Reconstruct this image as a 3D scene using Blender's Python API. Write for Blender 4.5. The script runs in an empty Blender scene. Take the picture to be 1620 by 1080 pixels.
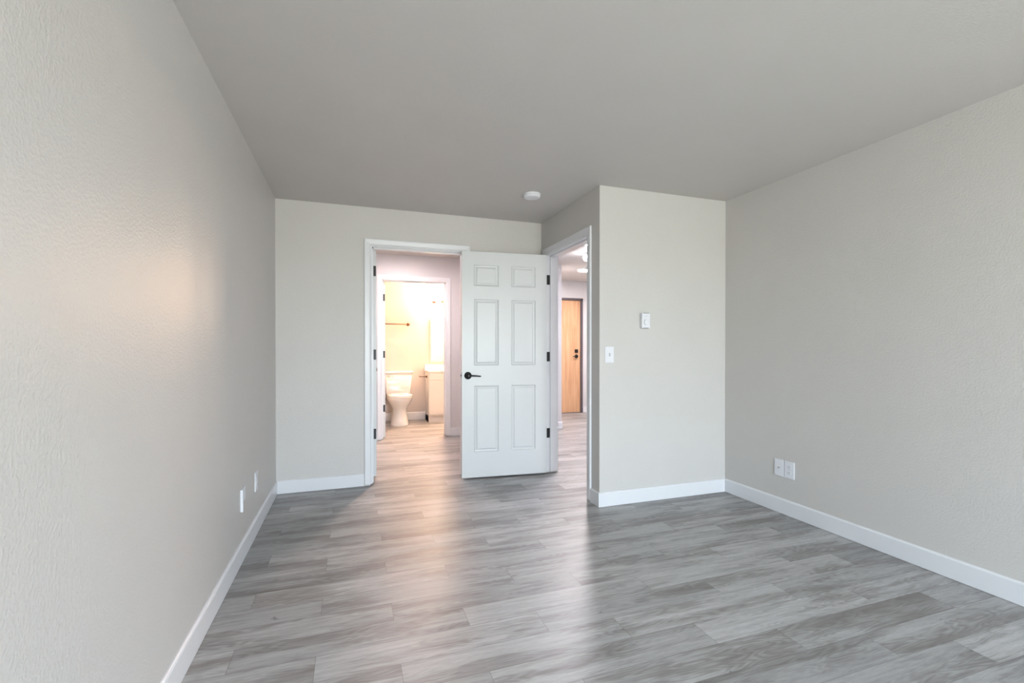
import bpy, bmesh, math, random
from mathutils import Vector, Matrix
random.seed(4)
scene = bpy.context.scene
COL = scene.collection
H = 2.37                       # ceiling height

# ------------------------------------------------------------------ camera
cam_d = bpy.data.cameras.new('camera')
cam_d.sensor_width = 36.0
cam_d.lens = 733.59 * 36.0 / 1620.0
cam_d.shift_y = 14.66 / 1620.0
cam_d.clip_start = 0.02
cam = bpy.data.objects.new('camera', cam_d)
cam.location = (0, 0, 1.1735)
cam.rotation_euler = (math.pi / 2 - 0.006, 0, -0.3318)
COL.objects.link(cam)
scene.camera = cam

# ------------------------------------------------------------------ daylight, exposure
SKY = 13.5
world = bpy.data.worlds.new('world')
scene.world = world
world.use_nodes = True
bg = world.node_tree.nodes['Background']
_wt = world.node_tree
_tc = _wt.nodes.new('ShaderNodeTexCoord'); _sx = _wt.nodes.new('ShaderNodeSeparateXYZ'); _rp = _wt.nodes.new('ShaderNodeValToRGB')
_wt.links.new(_tc.outputs['Generated'], _sx.inputs[0]); _wt.links.new(_sx.outputs[2], _rp.inputs['Fac'])
_rp.color_ramp.elements[0].position = 0.0; _rp.color_ramp.elements[0].color = (0.62, 0.61, 0.56, 1)     # grass and paving below the horizon
_rp.color_ramp.elements[1].position = 0.04; _rp.color_ramp.elements[1].color = (0.85, 0.92, 1.0, 1)
_e = _rp.color_ramp.elements.new(0.6); _e.color = (0.66, 0.80, 1.0, 1)
_wt.links.new(_rp.outputs['Color'], bg.inputs['Color'])
bg.inputs['Strength'].default_value = SKY
scene.view_settings.view_transform = 'Standard'
scene.view_settings.look = 'None'
scene.view_settings.exposure = 1.38
scene.view_settings.gamma = 1.0
scene.view_settings.use_curve_mapping = False
scene.cycles.use_denoising = True
scene.cycles.max_bounces = 10
scene.cycles.diffuse_bounces = 7
scene.cycles.glossy_bounces = 4
scene.cycles.sample_clamp_indirect = 10.0
scene.cycles.caustics_reflective = True
scene.cycles.caustics_refractive = False

WX0, WX1, WZ0, WZ1, YR = 0.3, 2.2, 0.30, 2.15, -2.6       # window in the rear wall


def portal(x, y, z, sx, sz, rot):
    l = bpy.data.lights.new('window_daylight', 'AREA')
    l.shape = 'RECTANGLE'; l.size = sx; l.size_y = sz
    l.cycles.is_portal = True
    o = bpy.data.objects.new('window_daylight', l)
    o.location = (x, y, z); o.rotation_euler = rot
    COL.objects.link(o)


portal((WX0 + WX1) / 2, YR - 0.13, (WZ0 + WZ1) / 2, WX1 - WX0, WZ1 - WZ0, (math.pi / 2, 0, 0))

VANITY_W, VESTIBULE_W, HALL_W, ENTRY_W = 330.0, 80.0, 130.0, 150.0

# ------------------------------------------------------------------ materials
def mat(name, color, rough=0.5, spec=0.5, metal=0.0, bump=None, emit=None, coat=0.0):
    m = bpy.data.materials.new(name)
    m.use_nodes = True
    nt = m.node_tree
    b = nt.nodes['Principled BSDF']
    b.inputs['Base Color'].default_value = (*color, 1)
    b.inputs['Roughness'].default_value = rough
    b.inputs['Specular IOR Level'].default_value = spec
    b.inputs['Metallic'].default_value = metal
    b.inputs['Coat Weight'].default_value = coat
    if emit:
        b.inputs['Emission Color'].default_value = (*emit[0], 1)
        b.inputs['Emission Strength'].default_value = emit[1]
    tc = nt.nodes.new('ShaderNodeTexCoord')
    # slight procedural tone variation on every material
    n0 = nt.nodes.new('ShaderNodeTexNoise')
    n0.inputs['Scale'].default_value = 3.0
    nt.links.new(tc.outputs['Object'], n0.inputs['Vector'])
    mx = nt.nodes.new('ShaderNodeMix'); mx.data_type = 'RGBA'
    mx.inputs['A'].default_value = (*[c * 0.975 for c in color], 1)
    mx.inputs['B'].default_value = (*[min(1, c * 1.025) for c in color], 1)
    nt.links.new(n0.outputs['Fac'], mx.inputs['Factor'])
    nt.links.new(mx.outputs['Result'], b.inputs['Base Color'])
    if bump:
        scale, dist, strength = bump
        n = nt.nodes.new('ShaderNodeTexNoise')
        n.inputs['Scale'].default_value = scale
        n.inputs['Detail'].default_value = 3.0
        n.inputs['Roughness'].default_value = 0.55
        nt.links.new(tc.outputs['Object'], n.inputs['Vector'])
        cr = nt.nodes.new('ShaderNodeValToRGB')
        cr.color_ramp.elements[0].position = 0.42
        cr.color_ramp.elements[1].position = 0.66
        nt.links.new(n.outputs['Fac'], cr.inputs['Fac'])
        bp = nt.nodes.new('ShaderNodeBump')
        bp.inputs['Strength'].default_value = strength
        bp.inputs['Distance'].default_value = dist
        nt.links.new(cr.outputs['Color'], bp.inputs['Height'])
        nt.links.new(bp.outputs['Normal'], b.inputs['Normal'])
    return m


WALLC = (0.575, 0.560, 0.540)
M_wall = mat('painted_wall', WALLC, 0.45, 0.5, bump=(115, 0.0012, 0.45))
M_ceil = mat('painted_ceiling', (0.585, 0.563, 0.54), 0.6, 0.3, bump=(140, 0.0008, 0.4))
M_hallwall = mat('painted_hall_wall', (0.62, 0.61, 0.62), 0.5, 0.4, bump=(85, 0.0012, 0.5))
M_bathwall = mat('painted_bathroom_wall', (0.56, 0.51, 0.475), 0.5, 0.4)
M_trim = mat('white_trim_paint', (0.71, 0.725, 0.75), 0.32, 0.5)
M_door = mat('white_door_paint', (0.625, 0.648, 0.652), 0.35, 0.5)
M_black = mat('matte_black_metal', (0.012, 0.012, 0.013), 0.4, 0.5, 0.3)
M_gap = mat('dark_gap', (0.02, 0.018, 0.016), 0.9, 0.1)
M_plastic = mat('white_plastic', (0.74, 0.75, 0.79), 0.35, 0.5)
M_slot = mat('dark_slot', (0.06, 0.06, 0.065), 0.6, 0.3)
M_grey = mat('grey_plastic', (0.35, 0.36, 0.38), 0.5, 0.4)
M_metal = mat('brushed_nickel', (0.55, 0.54, 0.52), 0.3, 0.5, 1.0)
M_chrome = mat('chrome', (0.8, 0.8, 0.8), 0.12, 0.5, 1.0)
M_porcelain = mat('white_porcelain', (0.70, 0.69, 0.68), 0.12, 0.5, coat=0.3)
M_cabinet = mat('white_cabinet_paint', (0.72, 0.70, 0.68), 0.4, 0.5)
M_counter = mat('white_counter', (0.84, 0.83, 0.81), 0.2, 0.5)
M_bronze = mat('bronze_metal', (0.16, 0.075, 0.035), 0.4, 0.5, 0.7)
M_mirror = mat('mirror_glass', (0.9, 0.9, 0.9), 0.03, 0.5, 1.0)
M_frame = mat('dark_door_frame_paint', (0.10, 0.085, 0.095), 0.45, 0.5)
M_bulb = mat('lit_warm_globe', (0.9, 0.85, 0.75), 0.4, 0.3, emit=((1.0, 0.68, 0.45), VANITY_W))
M_diff_v = mat('lit_vestibule_diffuser', (0.9, 0.9, 0.9), 0.4, 0.3, emit=((1.0, 0.84, 0.85), VESTIBULE_W))
M_diff_h = mat('unseen_hall_diffuser', (0.9, 0.9, 0.9), 0.4, 0.3, emit=((0.95, 0.92, 1.0), HALL_W))
M_globe_h = mat('lit_hall_globe', (0.9, 0.9, 0.9), 0.4, 0.3, emit=((0.97, 0.95, 1.0), 22.0))
M_diff_e = mat('lit_entry_diffuser', (0.9, 0.9, 0.9), 0.4, 0.3, emit=((1.0, 0.90, 0.88), ENTRY_W))
M_glass = bpy.data.materials.new('window_glass'); M_glass.use_nodes = True
_t = M_glass.node_tree; _t.nodes.remove(_t.nodes['Principled BSDF'])
_tr = _t.nodes.new('ShaderNodeBsdfTransparent'); _gl = _t.nodes.new('ShaderNodeBsdfGlossy'); _mx = _t.nodes.new('ShaderNodeMixShader')
_gl.inputs['Roughness'].default_value = 0.02; _mx.inputs['Fac'].default_value = 0.06
_tr.inputs['Color'].default_value = (0.97, 0.985, 0.98, 1)
_t.links.new(_tr.outputs[0], _mx.inputs[1]); _t.links.new(_gl.outputs[0], _mx.inputs[2])
_t.links.new(_mx.outputs[0], _t.nodes['Material Output'].inputs['Surface'])


class NT:
    """tiny helper for writing shader node graphs"""
    def __init__(self, m): self.t = m.node_tree
    def n(self, typ, **kw):
        x = self.t.nodes.new(typ)
        for k, v in kw.items(): setattr(x, k, v)
        return x
    def put(self, sock, v):
        if hasattr(v, 'is_output') or isinstance(v, bpy.types.NodeSocket): self.t.links.new(v, sock)
        else: sock.default_value = v
    def math(self, op, a, b=0.0, c=0.0):
        x = self.n('ShaderNodeMath', operation=op)
        self.put(x.inputs[0], a); self.put(x.inputs[1], b); self.put(x.inputs[2], c)
        return x.outputs[0]
    def xyz(self, a, b, c):
        x = self.n('ShaderNodeCombineXYZ')
        for s, v in zip(x.inputs, (a, b, c)): self.put(s, v)
        return x.outputs[0]
    def noise(self, vec, scale, detail=3.0, rough=0.5, dist=0.0):
        x = self.n('ShaderNodeTexNoise'); self.put(x.inputs['Vector'], vec)
        x.inputs['Scale'].default_value = scale; x.inputs['Detail'].default_value = detail
        x.inputs['Roughness'].default_value = rough; x.inputs['Distortion'].default_value = dist
        return x.outputs['Fac']
    def ramp(self, fac, stops):
        x = self.n('ShaderNodeValToRGB'); self.put(x.inputs['Fac'], fac)
        e = x.color_ramp.elements
        while len(e) < len(stops): e.new(0.5)
        for el, (p, c) in zip(e, stops):
            el.position = p; el.color = (*c, 1) if len(c) == 3 else c
        return x.outputs['Color']
    def mix(self, f, a, b, mode='MIX'):
        x = self.n('ShaderNodeMix', data_type='RGBA', blend_type=mode)
        self.put(x.inputs['Factor'], f); self.put(x.inputs['A'], a); self.put(x.inputs['B'], b)
        return x.outputs['Result']


def floor_material():
    m = bpy.data.materials.new('grey_vinyl_planks'); m.use_nodes = True
    g = NT(m); b = m.node_tree.nodes['Principled BSDF']
    tc = g.n('ShaderNodeTexCoord'); sp = g.n('ShaderNodeSeparateXYZ')
    g.t.links.new(tc.outputs['Object'], sp.inputs[0])
    X, Y = sp.outputs[0], sp.outputs[1]
    PW, PL = 0.1451, 0.903
    ry = g.math('DIVIDE', g.math('SUBTRACT', Y, 1.177), PW)
    row = g.math('FLOOR', ry); fy = g.math('FRACT', ry)
    rx = g.math('DIVIDE', g.math('ADD', g.math('SUBTRACT', X, 0.168), g.math('MULTIPLY', row, 0.301)), PL)
    colm = g.math('FLOOR', rx); fx = g.math('FRACT', rx)
    wn = g.n('ShaderNodeTexWhiteNoise', noise_dimensions='2D')
    g.put(wn.inputs['Vector'], g.xyz(row, colm, 0.0))
    rv = wn.outputs['Value']
    sr = g.n('ShaderNodeSeparateColor'); g.t.links.new(wn.outputs['Color'], sr.inputs[0])
    # coordinates shifted per plank
    ox = g.math('ADD', X, g.math('MULTIPLY', sr.outputs[0], 37.0))
    oy = g.math('ADD', Y, g.math('MULTIPLY', sr.outputs[1], 23.0))
    n_long = g.noise(g.xyz(g.math('MULTIPLY', ox, 1.5), g.math('MULTIPLY', oy, 11.0), 0.0), 1.1, 2, 0.5, 0.1)
    grain = g.noise(g.xyz(g.math('MULTIPLY', ox, 2.2), g.math('MULTIPLY', oy, 34.0), 3.0), 1.6, 6, 0.62, 0.12)
    fine = g.noise(g.xyz(g.math('MULTIPLY', ox, 14.0), g.math('MULTIPLY', oy, 170.0), 0.0), 1.6, 3, 0.65)
    streak = g.noise(g.xyz(g.math('MULTIPLY', ox, 1.25), g.math('MULTIPLY', oy, 8.0), 7.0), 1.35, 5, 0.60, 0.25)
    spots = g.noise(g.xyz(g.math('MULTIPLY', ox, 2.6), g.math('MULTIPLY', oy, 7.0), 11.0), 2.4, 4, 0.6, 0.8)
    # contour lines of a slow, stretched field read as cathedral grain
    rings = g.math('SINE', g.math('MULTIPLY', n_long, 110.0))
    rings = g.math('ADD', 0.5, g.math('MULTIPLY', rings, 0.5))
    LIGHT, MID, DARK = (0.455, 0.455, 0.460), (0.365, 0.362, 0.362), (0.255, 0.246, 0.242)
    base = g.ramp(grain, [(0.28, DARK), (0.46, MID), (0.60, LIGHT), (0.78, (0.48, 0.48, 0.485))])
    base = g.mix(0.38, base, g.ramp(fine, [(0.32, (0.27, 0.265, 0.262)), (0.66, (0.49, 0.488, 0.49))]))
    smask = g.ramp(streak, [(0.47, (0, 0, 0)), (0.60, (0.50, 0.50, 0.50)), (0.74, (0.9, 0.9, 0.9))])
    base = g.mix(smask, base, (0.165, 0.148, 0.137, 1))
    rmask = g.ramp(streak, [(0.40, (0, 0, 0)), (0.56, (0.42, 0.42, 0.42))])
    base = g.mix(g.math('MULTIPLY', g.math('MULTIPLY', rings, rmask), 1.2), base, (0.15, 0.138, 0.13, 1))
    kmask = g.ramp(spots, [(0.68, (0, 0, 0)), (0.76, (0.85, 0.85, 0.85))])
    base = g.mix(kmask, base, (0.075, 0.066, 0.06, 1))
    tone = g.math('ADD', 0.74, g.math('MULTIPLY', rv, 0.36))
    base = g.mix(1.0, base, g.xyz(tone, tone, tone), 'MULTIPLY')
    # seams
    ey = g.math('MULTIPLY', g.math('MINIMUM', fy, g.math('SUBTRACT', 1.0, fy)), PW)
    ex = g.math('MULTIPLY', g.math('MINIMUM', fx, g.math('SUBTRACT', 1.0, fx)), PL)
    e = g.math('MINIMUM', ex, ey)
    seam = g.ramp(g.math('DIVIDE', e, 0.0035), [(0.15, (0.55, 0.55, 0.55)), (0.5, (0, 0, 0))])
    base = g.mix(seam, base, (0.10, 0.095, 0.09, 1))
    g.put(b.inputs['Base Color'], base)
    rr = g.math('ADD', 0.35, g.math('MULTIPLY', fine, 0.12))
    g.put(b.inputs['Roughness'], rr)
    b.inputs['Specular IOR Level'].default_value = 0.6
    bp = g.n('ShaderNodeBump'); bp.inputs['Strength'].default_value = 0.35; bp.inputs['Distance'].default_value = 0.0006
    hgt = g.math('SUBTRACT', g.math('MULTIPLY', fine, 0.5), seam)
    g.put(bp.inputs['Height'], hgt); g.t.links.new(bp.outputs['Normal'], b.inputs['Normal'])
    return m


def wood_material():
    m = bpy.data.materials.new('light_wood_veneer'); m.use_nodes = True
    g = NT(m); b = m.node_tree.nodes['Principled BSDF']
    tc = g.n('ShaderNodeTexCoord'); sp = g.n('ShaderNodeSeparateXYZ')
    g.t.links.new(tc.outputs['Object'], sp.inputs[0])
    v = g.xyz(g.math('MULTIPLY', sp.outputs[0], 14.0), 0.0, g.math('MULTIPLY', sp.outputs[2], 0.9))
    gr = g.noise(v, 1.6, 5, 0.55, 0.5)
    c = g.ramp(gr, [(0.3, (0.50, 0.27, 0.14)), (0.5, (0.62, 0.36, 0.20)), (0.7, (0.70, 0.44, 0.26))])
    g.put(b.inputs['Base Color'], c); b.inputs['Roughness'].default_value = 0.4
    return m


M_floor = floor_material()
M_wood = wood_material()

# ------------------------------------------------------------------ mesh helpers
def link_mesh(name, bm, m, parent=None, smooth=False):
    bmesh.ops.recalc_face_normals(bm, faces=bm.faces)
    me = bpy.data.meshes.new(name)
    bm.to_mesh(me); bm.free()
    if smooth:
        for p in me.polygons: p.use_smooth = True
    me.materials.append(m)
    o = bpy.data.objects.new(name, me)
    COL.objects.link(o)
    if parent: o.parent = parent
    return o


def box(bm, x0, x1, y0, y1, z0, z1, bevel=0.0, seg=2):
    v = [bm.verts.new((x, y, z)) for x in (x0, x1) for y in (y0, y1) for z in (z0, z1)]
    F = [(0, 1, 3, 2), (4, 6, 7, 5), (0, 4, 5, 1), (2, 3, 7, 6), (0, 2, 6, 4), (1, 5, 7, 3)]
    fs = [bm.faces.new([v[i] for i in f]) for f in F]
    bmesh.ops.recalc_face_normals(bm, faces=fs)
    if bevel:
        es = list({e for f in fs for e in f.edges})
        bmesh.ops.bevel(bm, geom=es, offset=bevel, segments=seg, affect='EDGES', profile=0.5)


def tube(bm, a, b, r, r2=None, seg=20, caps=True):
    a, b = Vector(a), Vector(b); r2 = r if r2 is None else r2
    d = (b - a).normalized()
    u = d.orthogonal().normalized(); w = d.cross(u)
    A = [bm.verts.new(a + (u * math.cos(t) + w * math.sin(t)) * r) for t in (2 * math.pi * i / seg for i in range(seg))]
    B = [bm.verts.new(b + (u * math.cos(t) + w * math.sin(t)) * r2) for t in (2 * math.pi * i / seg for i in range(seg))]
    for i in range(seg):
        bm.faces.new((A[i], A[(i + 1) % seg], B[(i + 1) % seg], B[i]))
    if caps:
        bm.faces.new(A[::-1]); bm.faces.new(B)


def path_tube(bm, pts, r, seg=12):
    pts = [Vector(p) for p in pts]
    rings = []
    for i, p in enumerate(pts):
        d = (pts[min(i + 1, len(pts) - 1)] - pts[max(i - 1, 0)]).normalized()
        u = d.cross(Vector((0.13, 0.31, 1)).normalized()).normalized(); w = d.cross(u)
        rr = r[i] if isinstance(r, (list, tuple)) else r
        rings.append([bm.verts.new(p + (u * math.cos(t) + w * math.sin(t)) * rr) for t in (2 * math.pi * k / seg for k in range(seg))])
    for A, B in zip(rings, rings[1:]):
        for i in range(seg): bm.faces.new((A[i], A[(i + 1) % seg], B[(i + 1) % seg], B[i]))
    bm.faces.new(rings[0][::-1]); bm.faces.new(rings[-1])


def lathe(bm, prof, c=(0, 0, 0), seg=48, axis='z'):
    """prof: list of (radius, height); closed with caps where radius > 0"""
    rings = []
    for r, h in prof:
        ring = []
        for i in range(seg):
            t = 2 * math.pi * i / seg
            p = (r * math.cos(t), r * math.sin(t), h)
            if axis == 'y': p = (p[0], p[2], p[1])
            if axis == 'x': p = (p[2], p[0], p[1])
            ring.append(bm.verts.new((p[0] + c[0], p[1] + c[1], p[2] + c[2])))
        rings.append(ring)
    for A, B in zip(rings, rings[1:]):
        for i in range(seg): bm.faces.new((A[i], A[(i + 1) % seg], B[(i + 1) % seg], B[i]))
    bm.faces.new(rings[0][::-1]); bm.faces.new(rings[-1])


def tag(o, label=None, cat=None, group=None, kind=None):
    if label: o['label'] = label
    if cat: o['category'] = cat
    if group: o['group'] = group
    if kind: o['kind'] = kind
    return o


def struct(name, boxes, m, label, cat='wall', bevel=0.0):
    bm = bmesh.new()
    for b in boxes: box(bm, *b, bevel=bevel)
    return tag(link_mesh(name, bm, m), label, cat, None, 'structure')


def empty(name, loc, rz=0.0, label=None, cat=None, group=None):
    o = bpy.data.objects.new(name, None); o.empty_display_size = 0.1
    o.location = loc; o.rotation_euler = (0, 0, rz)
    COL.objects.link(o)
    return tag(o, label, cat, group)


def copy_tree(o, parent=None):
    c = o.copy(); COL.objects.link(c)
    if parent: c.parent = parent
    for ch in list(o.children): copy_tree(ch, c)
    return c


# ------------------------------------------------------------------ key dimensions
XL, XR, XC = -0.5814, 2.8856, 1.7221       # left wall, right wall, side wall with doorway
YB, YC = 4.1327, 3.0194                    # back wall, closet front
T = 0.115
YV = 6.108                                 # bathroom partition
YBB = 7.68                                 # bathroom back wall
YE = 7.55                                  # hall end wall
HT = 2.05                                  # rough opening height

# ------------------------------------------------------------------ room shell
struct('floor', [(-0.75, 4.85, YR - T, 7.85, -0.12, 0.0)], M_floor, 'grey wood-look vinyl plank floor running through every room', 'floor')
struct('ceiling', [(-0.75, 4.85, YR - T, 7.85, H, H + 0.12)], M_ceil, 'flat beige-grey painted ceiling', 'ceiling')
struct('wall_left', [(XL - T, XL, YR - T, YB + T, 0, H)], M_wall, 'long greige textured wall with two wall plates near the floor')
struct('wall_right', [(XR, XR + T, YR - T, YC, 0, H)], M_wall, 'greige wall with a paired cable plate and outlet')
struct('wall_back', [(XL, 0.146, YB, YB + T, 0, H), (0.969, XC, YB, YB + T, 0, H), (0.146, 0.969, YB, YB + T, HT, H)],
       M_wall, 'greige far wall holding the doorway towards the bathroom')
struct('wall_side', [(XC, XC + T, YC + T, 3.189, 0, H), (XC, XC + T, 4.026, YB + T, 0, H), (XC, XC + T, 3.189, 4.026, HT, H)],
       M_wall, 'short shaded wall holding the doorway into the hall')
struct('wall_closet', [(XC, XR + T, YC, YC + T, 0, H)], M_wall, 'projecting pale wall with thermostat and light switch')
struct('wall_rear', [(XL, WX0, YR - T, YR, 0, H), (WX1, XR, YR - T, YR, 0, H), (WX0, WX1, YR - T, YR, 0, WZ0), (WX0, WX1, YR - T, YR, WZ1, H)],
       M_wall, 'wall behind the viewpoint with the bedroom window')
# vestibule, bathroom, hall
struct('wall_vestibule', [(-0.45, -0.33, YB + T, YV, 0, H)], M_hallwall, 'side wall of the small vestibule')
struct('wall_partition', [(1.42, XC + T, YB + T, YV, 0, H)], M_hallwall, 'partition between vestibule and hall')
struct('wall_bathroom', [(-0.45, 0.346, YV, YV + T, 0, H), (1.189, 2.865, YV, YV + T, 0, H), (0.346, 1.189, YV, YV + T, HT, H)],
       M_hallwall, 'pale wall holding the inner bathroom doorway')
struct('wall_bathroom_back', [(0.13, 2.07, YBB, YBB + T, 0, H)], M_bathwall, 'warm-lit bathroom wall behind toilet and towel bar')
struct('wall_bathroom_left', [(0.13, 0.25, YV + T, YBB, 0, H)], M_bathwall, 'bathroom wall beside the toilet')
struct('wall_bathroom_right', [(1.95, 2.07, YV + T, YBB, 0, H)], M_bathwall, 'bathroom wall beyond the vanity')
struct('wall_hall_return', [(2.75, 2.865, YV + T, YE + T, 0, H)], M_hallwall, 'return wall beside the entry alcove')
struct('wall_hall_end', [(2.865, 3.0, YE, YE + T, 0, H), (3.96, 4.7, YE, YE + T, 0, H), (3.0, 3.96, YE, YE + T, 2.072, H)],
       M_hallwall, 'white end wall around the wooden entry door')
struct('wall_hall_right', [(4.6, 4.72, YC, YE, 0, H)], M_hallwall, 'far side wall of the hall')
struct('wall_hall_front', [(XR + T, 4.7, YC, YC + T, 0, H)], M_hallwall, 'hall wall backing on to the bedroom')


# ------------------------------------------------------------------ baseboards
def baseboard(name, a, b, n, m=M_trim, h=0.107, t=0.013, label='white flat baseboard'):
    """from a to b (xy) on a wall whose room-side normal is n"""
    bm = bmesh.new()
    prof = [(0, 0.002), (t, 0.002), (t, h - 0.009), (t * 0.72, h - 0.003), (t * 0.35, h), (0, h)]
    R = [[bm.verts.new((p[0] + n[0] * o, p[1] + n[1] * o, z)) for o, z in prof] for p in (a, b)]
    k = len(prof)
    for i in range(k): bm.faces.new((R[0][i], R[0][(i + 1) % k], R[1][(i + 1) % k], R[1][i]))
    bm.faces.new(R[0][::-1]); bm.faces.new(R[1])
    return tag(link_mesh(name, bm, m), label, 'baseboard', None, 'structure')


baseboard('baseboard_left', (XL, YR), (XL, YB), (1, 0), label='white baseboard along the long left wall')
baseboard('baseboard_right', (XR, YR), (XR, YC), (-1, 0), label='white baseboard under the paired wall plates')
baseboard('baseboard_back', (XL, YB), (0.094, YB), (0, -1), label='short white baseboard beside the far doorway')
baseboard('baseboard_back_right', (1.019, YB), (XC, YB), (0, -1), label='white baseboard behind the open door')
baseboard('baseboard_side', (XC, YC), (XC, 3.141), (-1, 0), label='tiny white baseboard at the projecting corner')
baseboard('baseboard_closet', (XC - 0.013, YC), (XR, YC), (0, -1), label='white baseboard below thermostat and switch')
baseboard('baseboard_rear', (XL, YR), (XR, YR), (0, 1), label='white baseboard below the window')
baseboard('baseboard_vestibule', (1.238, YV), (1.42, YV), (0, -1), label='white baseboard beside the bathroom doorway')
baseboard('baseboard_vestibule_left', (-0.33, YV), (0.295, YV), (0, -1), label='white baseboard in the vestibule corner')
baseboard('baseboard_bathroom', (0.25, YBB), (1.137, YBB), (0, -1), h=0.128, label='white baseboard behind the toilet')
baseboard('baseboard_bathroom_left', (0.25, YV + T), (0.25, YBB), (1, 0), h=0.128, label='white baseboard beside the toilet')
baseboard('baseboard_hall', (XC + T, YV), (2.878, YV), (0, -1), label='white baseboard at the hall corner')
baseboard('baseboard_hall_return', (2.865, YV), (2.865, YE), (1, 0), label='white baseboard in the entry alcove')
baseboard('baseboard_hall_end', (3.962, YE), (4.6, YE), (0, -1), label='white baseboard beside the entry door')


# ------------------------------------------------------------------ door casings and jambs
def casing(name, to_world, a, b, top, label, m=M_trim):
    """mitred casing round an opening a..b x 0..top; to_world(s, out, z)"""
    prof = [(0, -0.002), (0, 0.008), (0.006, 0.011), (0.012, 0.009), (0.018, 0.012), (0.048, 0.015), (0.057, 0.015), (0.060, 0.012), (0.060, -0.002)]
    z0 = 0.013
    bm = bmesh.new(); rows = []
    for o, d in prof:
        rows.append([bm.verts.new(to_world(*q)) for q in ((a - o, d, z0), (a - o, d, top + o), (b + o, d, top + o), (b + o, d, z0))])
    k = len(prof)
    for i in range(k - 1):
        for j in range(3): bm.faces.new((rows[i][j], rows[i + 1][j], rows[i + 1][j + 1], rows[i][j + 1]))
    for j in (0, 3): bm.faces.new([r[j] for r in rows])
    return tag(link_mesh(name, bm, m), label, 'door casing', None, 'structure')


def jamb(name, to_world, a, b, top, depth, stop, label, m=M_trim):
    """U-shaped lining with a door stop; s across, d from 0 (room face) to depth"""
    bm = bmesh.new()
    def ubox(s0, s1, d0, d1, inner):
        for (x0, x1, z0, z1) in ((a - s0, a + inner, 0.013, top), (b - inner, b + s0, 0.013, top), (a - s0, b + s0, top - inner, top + s0)):
            vs = []
            for x in (x0, x1):
                for d in (d0, d1):
                    for z in (z0, z1): vs.append(bm.verts.new(to_world(x, -d, z)))
            for f in ((0, 1, 3, 2), (4, 6, 7, 5), (0, 4, 5, 1), (2, 3, 7, 6), (0, 2, 6, 4), (1, 5, 7, 3)): bm.faces.new([vs[i] for i in f])
    ubox(0.0155, 0, -0.001, depth + 0.001, 0.0)
    ubox(0.0, 0, stop[0], stop[1], 0.011)
    return tag(link_mesh(name, bm, m), label, 'door frame', None, 'structure')


TOP = 2.038
# far wall doorway (faces -Y)
A0, A1 = 0.162, 0.953
w_back = lambda s, d, z: (s, YB - d, z)
w_back2 = lambda s, d, z: (s, YB + T + d, z)
casing('trim_1', w_back, A0 - 0.005, A1 + 0.005, TOP + 0.005, 'white mitred casing round the far doorway')
casing('trim_2', w_back2, A0 - 0.005, A1 + 0.005, TOP + 0.005, 'white casing on the vestibule side of the far doorway')
jamb('trim_3', w_back, A0, A1, TOP, T, (0.03, 0.075), 'white jamb and stop of the far doorway')
# side wall doorway (faces -X)
B0, B1 = 3.205, 4.010
w_side = lambda s, d, z: (XC - d, s, z)
w_side2 = lambda s, d, z: (XC + T + d, s, z)
casing('trim_4', w_side, B0 - 0.005, B1 + 0.005, TOP + 0.005, 'white mitred casing round the hall doorway')
casing('trim_5', w_side2, B0 - 0.005, B1 + 0.005, TOP + 0.005, 'white casing on the hall side of the hall doorway')
jamb('trim_6', w_side, B0, B1, TOP, T, (0.037, T), 'white jamb and stop of the hall doorway')
# bathroom doorway (faces -Y)
C0, C1 = 0.362, 1.173
w_bath = lambda s, d, z: (s, YV - d, z)
casing('trim_7', w_bath, C0 - 0.005, C1 + 0.005, TOP + 0.005, 'white casing round the bathroom doorway')
jamb('trim_8', w_bath, C0, C1, TOP, T, (0.03, 0.075), 'white jamb and stop of the bathroom doorway')

# strike plate on the near jamb of the hall doorway
bm = bmesh.new(); box(bm, XC + 0.012, XC + 0.034, B0, B0 + 0.0015, 0.895, 0.955)
tag(link_mesh('strike_plate', bm, M_black), 'small black strike plate on the near jamb of the hall doorway', 'strike plate')

# window in the rear wall (daylight source)
bm = bmesh.new()
for (x0, x1, z0, z1) in ((WX0, WX0 + 0.05, WZ0, WZ1), (WX1 - 0.05, WX1, WZ0, WZ1), (WX0, WX1, WZ0, WZ0 + 0.05), (WX0, WX1, WZ1 - 0.05, WZ1),
                         ((WX0 + WX1) / 2 - 0.025, (WX0 + WX1) / 2 + 0.025, WZ0, WZ1)):
    box(bm, x0, x1, YR - 0.09, YR - 0.04, z0, z1)
win = tag(link_mesh('window_1', bm, M_trim), 'white framed bedroom window behind the viewpoint', 'window', None, 'structure')
bm = bmesh.new(); box(bm, WX0 + 0.04, WX1 - 0.04, YR - 0.068, YR - 0.062, WZ0 + 0.04, WZ1 - 0.04)
link_mesh('window_pane', bm, M_glass, win)


# ------------------------------------------------------------------ six-panel doors
DW, DH, DT = 0.790, 2.018, 0.035


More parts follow.
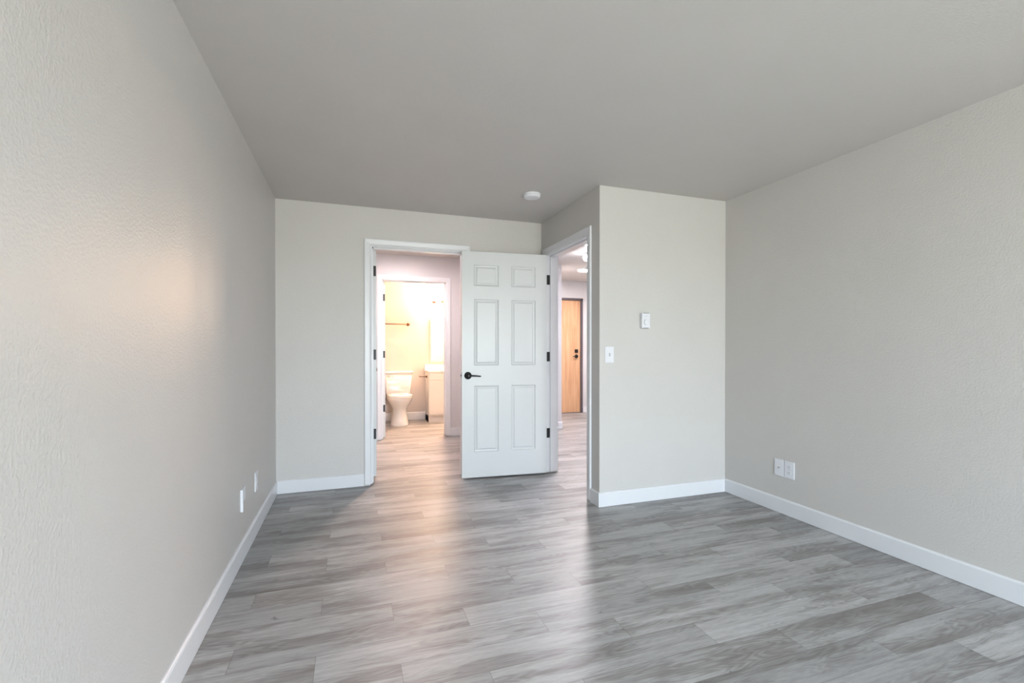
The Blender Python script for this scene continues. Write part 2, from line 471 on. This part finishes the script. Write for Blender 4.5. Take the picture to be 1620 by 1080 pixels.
def panel_door_bm(W=DW):
    bm = bmesh.new()
    k = W / 0.793
    xs = [0, 0.108 * k, 0.340 * k, 0.457 * k, 0.685 * k, W]
    zs = [0, 0.224, 0.821, 1.000, 1.595, 1.712, 1.903, DH]
    def quad(ps): bm.faces.new([bm.verts.new(p) for p in ps])
    for side in (0, 1):
        Y0 = 0.0 if side == 0 else DT
        sgn = 1 if side == 0 else -1
        def rect(x0, x1, z0, z1, d):
            y = Y0 + sgn * d
            return [(x0, y, z0), (x1, y, z0), (x1, y, z1), (x0, y, z1)]
        for i in range(5):
            for j in range(7):
                if i in (1, 3) and j in (1, 3, 5):
                    cur = rect(xs[i], xs[i + 1], zs[j], zs[j + 1], 0)
                    for ins, d in ((0.004, 0.003), (0.010, 0.0085), (0.017, 0.0095), (0.024, 0.008), (0.030, 0.0035), (0.033, 0.003)):
                        nx = rect(xs[i] + ins, xs[i + 1] - ins, zs[j] + ins, zs[j + 1] - ins, d)
                        for e in range(4): quad([cur[e], cur[(e + 1) % 4], nx[(e + 1) % 4], nx[e]])
                        cur = nx
                    quad(cur)
                else:
                    quad(rect(xs[i], xs[i + 1], zs[j], zs[j + 1], 0))
    for j in range(7):
        for x in (0, W): quad([(x, 0, zs[j]), (x, DT, zs[j]), (x, DT, zs[j + 1]), (x, 0, zs[j + 1])])
    for i in range(5):
        for z in (0, DH): quad([(xs[i], 0, z), (xs[i + 1], 0, z), (xs[i + 1], DT, z), (xs[i], DT, z)])
    bmesh.ops.remove_doubles(bm, verts=bm.verts, dist=1e-5)
    return bm


def lever_bm(side, s=0.736, z=0.912, depth=0.05):
    """lever handle on face side 0 (y=0, pointing -y) or 1"""
    bm = bmesh.new()
    y0 = 0.0 if side == 0 else DT
    g = -1 if side == 0 else 1
    prof = [(0.0335, 0), (0.0335, 0.004), (0.031, 0.008), (0.026, 0.010), (0.013, 0.011), (0.012, depth - 0.012), (0.0125, depth - 0.004), (0.010, depth)]
    lathe(bm, [(r, y0 + g * h) for r, h in prof], (s, 0, z), 40, 'y')
    yy = y0 + g * (depth - 0.010)
    path_tube(bm, [(s, yy, z), (s - 0.03, yy, z + 0.0), (s - 0.07, yy, z - 0.002), (s - 0.100, yy - g * 0.002, z - 0.005), (s - 0.112, yy - g * 0.004, z - 0.006)],
              [0.0085, 0.0078, 0.0068, 0.0062, 0.0045], 14)
    return bm


def keyed_rosette(parent, s=0.736, z=0.912, depth=0.05):
    bm = bmesh.new()
    lathe(bm, [(0.0040, -depth - 0.0008), (0.0040, -depth + 0.002)], (s, 0, z), 20, 'y')
    return link_mesh('privacy_pin', bm, M_grey, parent)


def hinge_bm(z, on_edge=True):
    """plate on the hinge edge (x = 0 face) plus knuckle barrel"""
    bm = bmesh.new()
    if on_edge: box(bm, -0.0025, 0.0002, 0.002, DT - 0.003, z - 0.045, z + 0.045)
    tube(bm, (-0.006, DT + 0.004 if on_edge else DT, z - 0.045), (-0.006, DT + 0.004 if on_edge else DT, z + 0.045), 0.0055, seg=16)
    return bm


# door_1: open leaf hinged at the hall doorway. local x from the hinge edge, local y=0 is the face towards the viewer
hx, hy = 1.7065, 3.9640
ang = math.atan2(4.036 - 3.965, 0.919 - 1.705)          # direction of the leaf from the hinge
d1 = link_mesh('door_1', panel_door_bm(), M_door)
# mirrored x so that +y in the mesh points away from the viewer
for v in d1.data.vertices: v.co.x = -v.co.x
d1.data.flip_normals()
d1.location = (hx, hy, 0.0155)
d1.rotation_euler = (0, 0, ang - math.pi)
tag(d1, 'white six-panel door standing open with black lever handle', 'door', None, 'structure')


def mirrored(name, bm, m, parent, smooth=False):
    for v in bm.verts: v.co.x = -v.co.x
    return link_mesh(name, bm, m, parent, smooth)


h = mirrored('lever_handle', lever_bm(0), M_black, d1, True); h['label'] = 'black lever handle facing the room'
bm = bmesh.new(); lathe(bm, [(0.0040, -0.0508), (0.0040, -0.049)], (0.736, 0, 0.912), 20, 'y')
mirrored('privacy_pin', bm, M_grey, d1)
h = mirrored('lever_handle', lever_bm(1, depth=0.042), M_black, d1, True); h['label'] = 'black lever handle on the far face'
bm = bmesh.new(); box(bm, DW - 0.001, DW + 0.0012, 0.006, 0.029, 0.884, 0.940); box(bm, DW, DW + 0.010, 0.012, 0.023, 0.905, 0.919, 0.002)
mirrored('latch', bm, M_black, d1)
for z in (0.375, 1.092, 1.812):
    # jamb-side plate (in world space) joined with its barrel, expressed in the door's own space
    bm = bmesh.new()
    box(bm, XC + 0.002, XC + 0.035, B1 - 0.0022, B1 - 0.0002, z - 0.045, z + 0.045)
    tube(bm, (XC - 0.009, B1 - 0.004, z - 0.046), (XC - 0.009, B1 - 0.004, z + 0.046), 0.0058, seg=16)
    box(bm, XC - 0.010, XC + 0.004, B1 - 0.0022, B1 - 0.0002, z - 0.045, z + 0.045)
    inv = (Matrix.Translation(d1.location) @ Matrix.Rotation(ang - math.pi, 4, 'Z')).inverted()
    bmesh.ops.transform(bm, matrix=inv, verts=bm.verts)
    hh = link_mesh('hinge', bm, M_black, d1)


def swung_door(name, x, y, label, rz=math.pi / 2, hinge_m=M_black, gap=0.0155):
    """leaf opened 90 degrees away from the viewer, hinge edge towards the viewer"""
    d = link_mesh(name, panel_door_bm(0.782), M_door)
    d.location = (x, y, gap); d.rotation_euler = (0, 0, rz)
    tag(d, label, 'door', None, 'structure')
    for z in (0.375, 1.075, 1.812):
        link_mesh('hinge', hinge_bm(z), hinge_m, d)
    for s in (0, 1):
        link_mesh('lever_handle', lever_bm(s, s=0.72, depth=0.045), M_black, d, True)
    return d


swung_door('door_2', 0.201, YB + T + 0.018, 'white door swung open into the vestibule, seen by its hinged edge', gap=0.04)
swung_door('door_3', 0.404, YV + T + 0.004, 'white door swung open into the bathroom, seen by its hinged edge')

# ------------------------------------------------------------------ entry door
ed = empty('door_4', (3.92, YE + 0.02, 0.0))
tag(ed, 'flush light wooden entry door in a dark frame', 'door', None, 'structure')
bm = bmesh.new(); box(bm, -0.88, 0.0, 0, 0.044, 0.012, 2.030, 0.002); link_mesh('door_slab', bm, M_wood, ed)
bm = bmesh.new()
for b in ((-0.918, -0.883, -0.03, 0.12, 0, 2.0715), (0.003, 0.0395, -0.03, 0.12, 0, 2.0715), (-0.918, 0.0395, -0.03, 0.12, 2.033, 2.0715)): box(bm, *b, 0.002)
box(bm, -0.884, 0.004, 0.046, 0.12, 2.0, 2.034); box(bm, -0.02, 0.004, 0.046, 0.12, 0, 2.0)
f = link_mesh('door_frame', bm, M_frame, ed); f['label'] = 'dark painted steel frame'
bm = bmesh.new(); box(bm, -0.883, 0.003, -0.01, 0.10, 0, 0.011, 0.002); link_mesh('threshold', bm, M_frame, ed)
bm = bmesh.new(); box(bm, -0.110, -0.052, -0.022, 0.0, 1.090, 1.150, 0.004); link_mesh('deadbolt', bm, M_black, ed)
bm = bmesh.new()
lathe(bm, [(0.034, -0.001), (0.034, -0.008), (0.014, -0.012), (0.012, -0.055), (0.010, -0.058)], (-0.080, 0, 1.024), 32, 'y')
path_tube(bm, [(-0.080, -0.048, 1.024), (-0.12, -0.048, 1.022), (-0.175, -0.046, 1.018)], [0.009, 0.008, 0.006])
link_mesh('lever_handle', bm, M_black, ed, True)


# ------------------------------------------------------------------ wall plates
def plate_box(bm, W, Hh, t=0.006):
    """wall plate in local x (across), y (out is -y), z (up), centred"""
    b = bmesh.new()
    box(bm, -W / 2, W / 2, -t, 0, -Hh / 2, Hh / 2, 0.0018, 2)


def duplex_outlet(name, loc, rz, label, group=None):
    e = empty(name, loc, rz, label, 'outlet', group)
    bm = bmesh.new(); plate_box(bm, 0.076, 0.119); link_mesh('cover_plate', bm, M_plastic, e)
    for dz in (0.0195, -0.0195):
        bm = bmesh.new()
        pts = []
        for i in range(40):
            t = 2 * math.pi * i / 40
            pts.append((0.0172 * math.cos(t), max(-0.0125, min(0.0125, 0.0172 * math.sin(t)))))
        A = [bm.verts.new((x, -0.0058, dz + z)) for x, z in pts]; B = [bm.verts.new((x, -0.0078, dz + z)) for x, z in pts]
        for i in range(40): bm.faces.new((A[i], A[(i + 1) % 40], B[(i + 1) % 40], B[i]))
        bm.faces.new(B)
        r = link_mesh('receptacle', bm, M_plastic, e)
        bm = bmesh.new()
        box(bm, -0.0075, -0.0050, -0.0083, -0.0070, dz - 0.001, dz + 0.0075)
        box(bm, 0.0050, 0.0072, -0.0083, -0.0070, dz + 0.0005, dz + 0.0070)
        tube(bm, (0, -0.0083, dz - 0.0065), (0, -0.0070, dz - 0.0065), 0.0026, seg=12)
        link_mesh('socket_slots', bm, M_slot, r)
    bm = bmesh.new(); tube(bm, (0, -0.0068, 0), (0, -0.0055, 0), 0.003, seg=14); link_mesh('screw', bm, M_grey, e)
    return e


def cable_plate(name, loc, rz, label):
    e = empty(name, loc, rz, label, 'wall plate')
    bm = bmesh.new(); plate_box(bm, 0.076, 0.119); link_mesh('cover_plate', bm, M_plastic, e)
    bm = bmesh.new()
    tube(bm, (0, -0.009, 0), (0, -0.005, 0), 0.0062, seg=6); tube(bm, (0, -0.017, 0), (0, -0.009, 0), 0.0046, seg=16)
    link_mesh('coax_connector', bm, M_metal, e)
    for dz in (0.042, -0.042):
        bm = bmesh.new(); tube(bm, (0, -0.0068, dz), (0, -0.0055, dz), 0.003, seg=14); link_mesh('screw', bm, M_plastic, e)
    return e


RZ_RIGHT = -math.pi / 2     # local -y -> -x  (out of the right wall)
RZ_LEFT = math.pi / 2       # local -y -> +x
duplex_outlet('wall_outlet', (XR, 2.4235, 0.321), RZ_RIGHT, 'white duplex outlet directly beside the coax plate on the same wall')
cable_plate('cable_plate', (XR, 2.5055, 0.321), RZ_RIGHT, 'white coax cable plate directly beside a duplex outlet')
duplex_outlet('wall_outlet', (XL, 3.311, 0.329), RZ_LEFT, 'lone white duplex outlet low on the long left wall near its far corner')
# second plate on the left wall: hangs askew, its near edge standing off the wall
e = empty('cable_plate', (XL, 2.927, 0.333), RZ_LEFT, 'white wall plate low on the long left wall with near edge standing proud', 'wall plate')
bm = bmesh.new()
box(bm, -0.046, -0.036, -0.013, 0.0, -0.060, 0.061, 0.0015)
link_mesh('plate_edge', bm, M_plastic, e)
bm = bmesh.new()
box(bm, -0.036, 0.047, -0.007, 0.0, -0.014, 0.061, 0.0015)
link_mesh('cover_plate', bm, M_plastic, e)

# light switch
e = empty('light_switch', (1.8035, YC, 1.124), 0, 'white single toggle light switch beside the projecting wall corner', 'light switch')
bm = bmesh.new(); plate_box(bm, 0.074, 0.119); link_mesh('cover_plate', bm, M_plastic, e)
bm = bmesh.new(); box(bm, -0.005, 0.005, -0.0066, -0.0055, -0.012, 0.012); link_mesh('toggle_slot', bm, M_grey, e)
bm = bmesh.new()
vs = [(-0.004, -0.006, -0.010), (0.004, -0.006, -0.010), (0.004, -0.006, 0.004), (-0.004, -0.006, 0.004),
      (-0.003, -0.019, -0.014), (0.003, -0.019, -0.014), (0.003, -0.019, -0.007), (-0.003, -0.019, -0.007)]
V = [bm.verts.new(v) for v in vs]
for f in ((0, 1, 2, 3), (4, 7, 6, 5), (0, 4, 5, 1), (1, 5, 6, 2), (2, 6, 7, 3), (3, 7, 4, 0)): bm.faces.new([V[i] for i in f])
link_mesh('toggle', bm, M_plastic, e)
for dz in (0.030, -0.030):
    bm = bmesh.new(); tube(bm, (0, -0.0068, dz), (0, -0.0055, dz), 0.0028, seg=14); link_mesh('screw', bm, M_plastic, e)

# thermostat
e = empty('thermostat', (2.104, YC, 1.3805), 0, 'white boxy thermostat with round dial above the light switch', 'thermostat')
bm = bmesh.new(); box(bm, -0.0355, 0.0355, -0.030, -0.004, -0.0575, 0.0575, 0.002); link_mesh('housing', bm, M_plastic, e)
bm = bmesh.new(); box(bm, -0.033, 0.033, -0.0045, 0, -0.055, 0.055); link_mesh('back_plate', bm, M_grey, e)
for z in (0.0562, -0.0562):
    bm = bmesh.new()
    for i in range(5): box(bm, -0.024 + i * 0.0105, -0.0175 + i * 0.0105, -0.0306, -0.012, z - 0.0020, z + 0.0020)
    link_mesh('vent_slots', bm, M_slot, e)
bm = bmesh.new(); lathe(bm, [(0.0215, -0.030), (0.0210, -0.034), (0.018, -0.036)], (0.003, 0, -0.012), 40, 'y'); link_mesh('dial', bm, M_plastic, e)
bm = bmesh.new()
n = 20; A = []; B = []
for i in range(n + 1):
    t = math.radians(118 + 124 * i / n)
    A.append(bm.verts.new((0.003 + 0.0250 * math.cos(t), -0.0305, -0.012 + 0.0250 * math.sin(t))))
    B.append(bm.verts.new((0.003 + 0.0222 * math.cos(t), -0.0305, -0.012 + 0.0222 * math.sin(t))))
for i in range(n): bm.faces.new((A[i], A[i + 1], B[i + 1], B[i]))
link_mesh('dial_scale', bm, M_grey, e)
bm = bmesh.new(); box(bm, -0.010, 0.013, -0.0306, -0.0300, 0.033, 0.035); link_mesh('printed_line', bm, M_grey, e)

# smoke detector
e = empty('smoke_detector', (1.326, 3.372, H), 0, 'round white smoke detector on the ceiling near the hall doorway', 'smoke detector')
bm = bmesh.new(); lathe(bm, [(0.066, 0), (0.066, -0.009), (0.064, -0.011)], (0, 0, 0), 64); link_mesh('mounting_base', bm, M_plastic, e, False)
bm = bmesh.new(); lathe(bm, [(0.060, -0.0105), (0.060, -0.015)], (0, 0, 0), 64); link_mesh('vent_gap', bm, M_grey, e)
bm = bmesh.new(); lathe(bm, [(0.0635, -0.0140), (0.0645, -0.016), (0.0635, -0.022), (0.057, -0.028), (0.044, -0.0305), (0.018, -0.031), (0.016, -0.030)], (0, 0, 0), 64)
for i in range(10):
    a = 2 * math.pi * i / 10
    c, s_ = math.cos(a), math.sin(a)
    tube(bm, (0.061 * c, 0.061 * s_, -0.0095), (0.061 * c, 0.061 * s_, -0.016), 0.0035, seg=8)
link_mesh('cover', bm, M_plastic, e)


# ------------------------------------------------------------------ ceiling lights
def disc_light(name, x, y, r, m, label):
    e = empty(name, (x, y, H), 0, label, 'ceiling light')
    bm = bmesh.new(); lathe(bm, [(r * 0.97, 0), (r, -0.004), (r, -0.018), (r * 0.98, -0.024), (r * 0.90, -0.026), (r * 0.88, -0.022)], (0, 0, 0), 64); link_mesh('rim', bm, M_plastic, e)
    bm = bmesh.new(); lathe(bm, [(r * 0.87, -0.0225), (r * 0.87, -0.0245), (r * 0.6, -0.0285), (0.004, -0.030)], (0, 0, 0), 64); link_mesh('diffuser', bm, m, e)
    return e


disc_light('ceiling_light', 3.37, 6.30, 0.14, M_diff_e, 'lit round ceiling light nearest the wooden entry door')
disc_light('ceiling_light', 0.60, 5.24, 0.14, M_diff_v, 'lit round ceiling light in the vestibule before the bathroom')
e = empty('ceiling_spot_light', (2.79, 5.22, H), 0, 'small lit globe light with dark cap on the hall ceiling', 'ceiling light')
bm = bmesh.new(); lathe(bm, [(0.035, 0), (0.034, -0.012), (0.026, -0.020), (0.022, -0.030)], (0, 0, 0), 40); link_mesh('canopy', bm, M_frame, e)
bm = bmesh.new()
lathe(bm, [(max(0.004, 0.042 * math.sin(t)), -0.062 + 0.042 * math.cos(t)) for t in [0.45 + (math.pi - 0.45) * i / 14 for i in range(15)]], (0, 0, 0), 40)
link_mesh('globe', bm, M_globe_h, e, True)
disc_light('ceiling_light', 2.50, 4.62, 0.14, M_diff_h, 'lit round ceiling light added out of view over the open part of the hall')  # unseen lamp added to light the hall, placed to suit the floor's shadow edges

# ------------------------------------------------------------------ bathroom: toilet
TX = 0.685
e = empty('toilet', (TX, YBB, 0), 0, 'white two-piece toilet with closed lid against the bathroom wall', 'toilet')


def loft(bm, rings):
    R = [[bm.verts.new(p) for p in r] for r in rings]
    n = len(R[0])
    for A, B in zip(R, R[1:]):
        for i in range(n): bm.faces.new((A[i], A[(i + 1) % n], B[(i + 1) % n], B[i]))
    bm.faces.new(R[0][::-1]); bm.faces.new(R[-1])


def oval(w, y0, y1, z, n=48, p=2.3):
    """superellipse between y0 (back) and y1 (front, more negative)"""
    cy, ry = (y0 + y1) / 2, abs(y1 - y0) / 2
    out = []
    for i in range(n):
        t = 2 * math.pi * i / n
        c, s = math.cos(t), math.sin(t)
        out.append((w / 2 * math.copysign(abs(c) ** (2 / p), c), cy + ry * math.copysign(abs(s) ** (2 / p), s), z))
    return out


bm = bmesh.new()
loft(bm, [oval(0.275, -0.20, -0.575, 0.0), oval(0.275, -0.20, -0.575, 0.012), oval(0.262, -0.20, -0.565, 0.03), oval(0.235, -0.20, -0.555, 0.12), oval(0.215, -0.19, -0.555, 0.20),
          oval(0.225, -0.17, -0.575, 0.26), oval(0.285, -0.15, -0.625, 0.31), oval(0.335, -0.14, -0.665, 0.355), oval(0.365, -0.13, -0.690, 0.395), oval(0.372, -0.13, -0.697, 0.42), oval(0.366, -0.13, -0.692, 0.428)])
link_mesh('bowl', bm, M_porcelain, e, True)
bm = bmesh.new(); loft(bm, [oval(0.368, -0.215, -0.700, 0.4285), oval(0.378, -0.21, -0.706, 0.433), oval(0.376, -0.21, -0.704, 0.445), oval(0.368, -0.215, -0.698, 0.448)])
link_mesh('seat', bm, M_porcelain, e, True)
bm = bmesh.new(); loft(bm, [oval(0.366, -0.21, -0.697, 0.4505), oval(0.374, -0.205, -0.703, 0.455), oval(0.372, -0.205, -0.700, 0.464), oval(0.35, -0.215, -0.68, 0.471), oval(0.25, -0.27, -0.60, 0.474)])
link_mesh('lid', bm, M_porcelain, e, True)


def rrect(w, y0, y1, z, r=0.03, n=6):
    x0, x1 = -w / 2, w / 2; ya, yb = min(y0, y1), max(y0, y1); o = []
    for cx, cy, a0 in ((x1 - r, yb - r, 0), (x0 + r, yb - r, 90), (x0 + r, ya + r, 180), (x1 - r, ya + r, 270)):
        for i in range(n + 1):
            t = math.radians(a0 + 90 * i / n); o.append((cx + r * math.cos(t), cy + r * math.sin(t), z))
    return o


bm = bmesh.new()
loft(bm, [rrect(0.30, -0.03, -0.17, 0.40), rrect(0.36, -0.025, -0.185, 0.425), rrect(0.375, -0.02, -0.195, 0.45), rrect(0.43, -0.012, -0.212, 0.768)])
link_mesh('tank', bm, M_porcelain, e, True)
bm = bmesh.new()
loft(bm, [rrect(0.44, -0.008, -0.218, 0.768), rrect(0.455, -0.005, -0.225, 0.772), rrect(0.455, -0.005, -0.225, 0.800), rrect(0.445, -0.01, -0.218, 0.808), rrect(0.40, -0.03, -0.19, 0.810)])
link_mesh('tank_lid', bm, M_porcelain, e, True)
bm = bmesh.new(); tube(bm, (-0.155, -0.205, 0.735), (-0.155, -0.225, 0.735), 0.010, seg=16)
path_tube(bm, [(-0.155, -0.225, 0.735), (-0.13, -0.23, 0.733), (-0.085, -0.228, 0.728)], [0.006, 0.006, 0.005]); link_mesh('flush_lever', bm, M_chrome, e, True)
bm = bmesh.new()
tube(bm, (-0.19, 0.0, 0.165), (-0.19, -0.05, 0.165), 0.008, seg=14); tube(bm, (-0.19, -0.045, 0.165), (-0.19, -0.080, 0.165), 0.013, seg=14)
path_tube(bm, [(-0.19, -0.05, 0.17), (-0.20, -0.055, 0.24), (-0.215, -0.07, 0.31), (-0.19, -0.10, 0.38), (-0.16, -0.10, 0.43)], 0.0055)
tube(bm, (-0.16, -0.10, 0.42), (-0.16, -0.10, 0.445), 0.011, seg=12)
link_mesh('water_supply', bm, M_chrome, e, True)

# vanity
VX0, VX1, VY0 = 1.137, 1.945, 7.30
e = empty('vanity_cabinet', ((VX0 + VX1) / 2, YBB, 0), 0, 'white shaker vanity cabinet partly hidden by the bathroom door casing', 'cabinet')
ox = (VX0 + VX1) / 2
bm = bmesh.new()
box(bm, VX0 - ox, VX1 - ox, VY0 + 0.018 - YBB, -0.002, 0.10, 0.785)
box(bm, VX0 - ox, VX1 - ox, VY0 + 0.045 - YBB, -0.002, 0.0, 0.10)
box(bm, VX0 - ox, VX0 - ox + 0.018, VY0 + 0.018 - YBB, -0.002, 0.0, 0.10)
link_mesh('body', bm, M_cabinet, e)


def shaker(bm, x0, x1, z0, z1, y):
    box(bm, x0, x1, y + 0.006, y + 0.018, z0, z1)
    w = 0.055
    for b in ((x0, x0 + w, z0, z1), (x1 - w, x1, z0, z1), (x0 + w, x1 - w, z0, z0 + w), (x0 + w, x1 - w, z1 - w, z1)): box(bm, b[0], b[1], y, y + 0.007, b[2], b[3])


yy = VY0 - YBB
bm = bmesh.new(); box(bm, VX0 - ox + 0.004, VX1 - ox - 0.004, yy, yy + 0.018, 0.672, 0.780, 0.002); link_mesh('drawer', bm, M_cabinet, e)
for x0, x1 in ((VX0 - ox + 0.004, -0.002), (0.002, VX1 - ox - 0.004)):
    bm = bmesh.new(); shaker(bm, x0, x1, 0.125, 0.664, yy); dr = link_mesh('door', bm, M_cabinet, e)
    bm = bmesh.new(); kx = x1 - 0.03 if x0 < -0.1 else x0 + 0.03
    lathe(bm, [(0.006, yy), (0.006, yy - 0.012), (0.012, yy - 0.018), (0.012, yy - 0.026)], (kx, 0, 0.60), 20, 'y'); link_mesh('knob', bm, M_black, dr)
bm = bmesh.new(); box(bm, VX0 - 0.015, VX1, VY0 - 0.015, YBB - 0.001, 0.786, 0.818, 0.003); box(bm, VX0 - 0.015, VX1 - 0.001, YBB - 0.021, YBB - 0.001, 0.818, 0.90, 0.002)
ct = tag(link_mesh('countertop', bm, M_counter), 'white vanity countertop with low backsplash above the shaker cabinet', 'countertop')
e = empty('faucet', (1.545, YBB - 0.075, 0.818), 0, 'small metal basin faucet on the vanity countertop', 'faucet')
bm = bmesh.new(); tube(bm, (0, 0, 0.0005), (0, 0, 0.10), 0.016, 0.014); path_tube(bm, [(0, 0, 0.09), (0, -0.05, 0.115), (0, -0.10, 0.105), (0, -0.12, 0.085)], 0.010); link_mesh('spout', bm, M_chrome, e, True)
bm = bmesh.new(); tube(bm, (0, 0, 0.10), (0, 0, 0.12), 0.012); path_tube(bm, [(0, 0, 0.115), (0.0, 0.02, 0.135), (0.0, 0.03, 0.150)], 0.005); link_mesh('handle', bm, M_chrome, e, True)

# mirror
e = empty('bathroom_mirror', (1.545, YBB, 0.95), 0, 'frameless wall mirror above the bathroom vanity', 'mirror')
bm = bmesh.new(); box(bm, -0.33, 0.33, -0.020, 0.0, 0.0, 0.74, 0.002); link_mesh('mirror_backing', bm, M_cabinet, e)
bm = bmesh.new(); box(bm, -0.315, 0.315, -0.0235, -0.0195, 0.015, 0.725); link_mesh('mirror_glass', bm, M_mirror, e)

# vanity light: bronze bar with three lit globes
e = empty('vanity_light', (1.60, YBB, 1.92), 0, 'bronze bar light glowing above the bathroom mirror', 'wall light')
bm = bmesh.new(); box(bm, -0.10, 0.10, -0.022, 0, -0.045, 0.045, 0.006); link_mesh('back_plate', bm, M_bronze, e)
bm = bmesh.new(); tube(bm, (-0.36, -0.13, 0.0), (0.28, -0.13, 0.0), 0.007, seg=16)
for x in (-0.06, 0.06): tube(bm, (x, -0.02, 0), (x, -0.13, 0), 0.007, seg=14)
lathe(bm, [(0.006, -0.374), (0.017, -0.366), (0.021, -0.352), (0.017, -0.338), (0.028, -0.330), (0.028, -0.316), (0.010, -0.310)], (0, -0.13, 0), 24, 'x')
link_mesh('bar', bm, M_bronze, e, True)
for x in (-0.20, 0.0, 0.20):
    bm = bmesh.new(); tube(bm, (x, -0.13, -0.012), (x, -0.13, 0.030), 0.022, 0.026, seg=24); sc = link_mesh('socket_cup', bm, M_bronze, e)
    bm = bmesh.new(); lathe(bm, [(max(0.003, 0.052 * math.sin(t)), 0.078 - 0.052 * math.cos(t)) for t in [0.45 + (math.pi - 0.45) * i / 14 for i in range(15)]], (x, -0.13, 0), 32)
    link_mesh('globe', bm, M_bulb, e, True)

# towel bar
e = empty('towel_bar', (0.57, YBB, 1.555), 0, 'bronze towel bar on the wall above the toilet', 'towel bar')
bm = bmesh.new(); tube(bm, (-0.295, -0.065, 0), (0.315, -0.065, 0), 0.0085, seg=18); link_mesh('rail', bm, M_bronze, e, True)
for x in (-0.28, 0.288):
    bm = bmesh.new(); lathe(bm, [(0.026, 0), (0.026, -0.008), (0.014, -0.014), (0.011, -0.050), (0.015, -0.056), (0.016, -0.074), (0.008, -0.078)], (x, 0, 0), 28, 'y'); link_mesh('bracket', bm, M_bronze, e, True)

# paper holder on the vanity side
e = empty('paper_holder', (VX0, 7.50, 0.712), 0, 'empty dark paper holder on the side of the vanity', 'paper holder')
bm = bmesh.new(); lathe(bm, [(0.026, 0.0), (0.026, -0.006), (0.010, -0.010), (0.008, -0.03)], (0, 0, 0), 24, 'x'); link_mesh('rosette', bm, M_bronze, e, True)
bm = bmesh.new(); path_tube(bm, [(-0.02, 0, 0), (-0.06, 0, 0), (-0.10, 0, 0), (-0.112, 0, 0.002), (-0.120, 0, 0.010)], 0.0065); lathe(bm, [(0.008, -0.125), (0.012, -0.121), (0.012, -0.115), (0.007, -0.111)], (0, 0, 0.006), 16, 'x'); link_mesh('arm', bm, M_bronze, e, True)
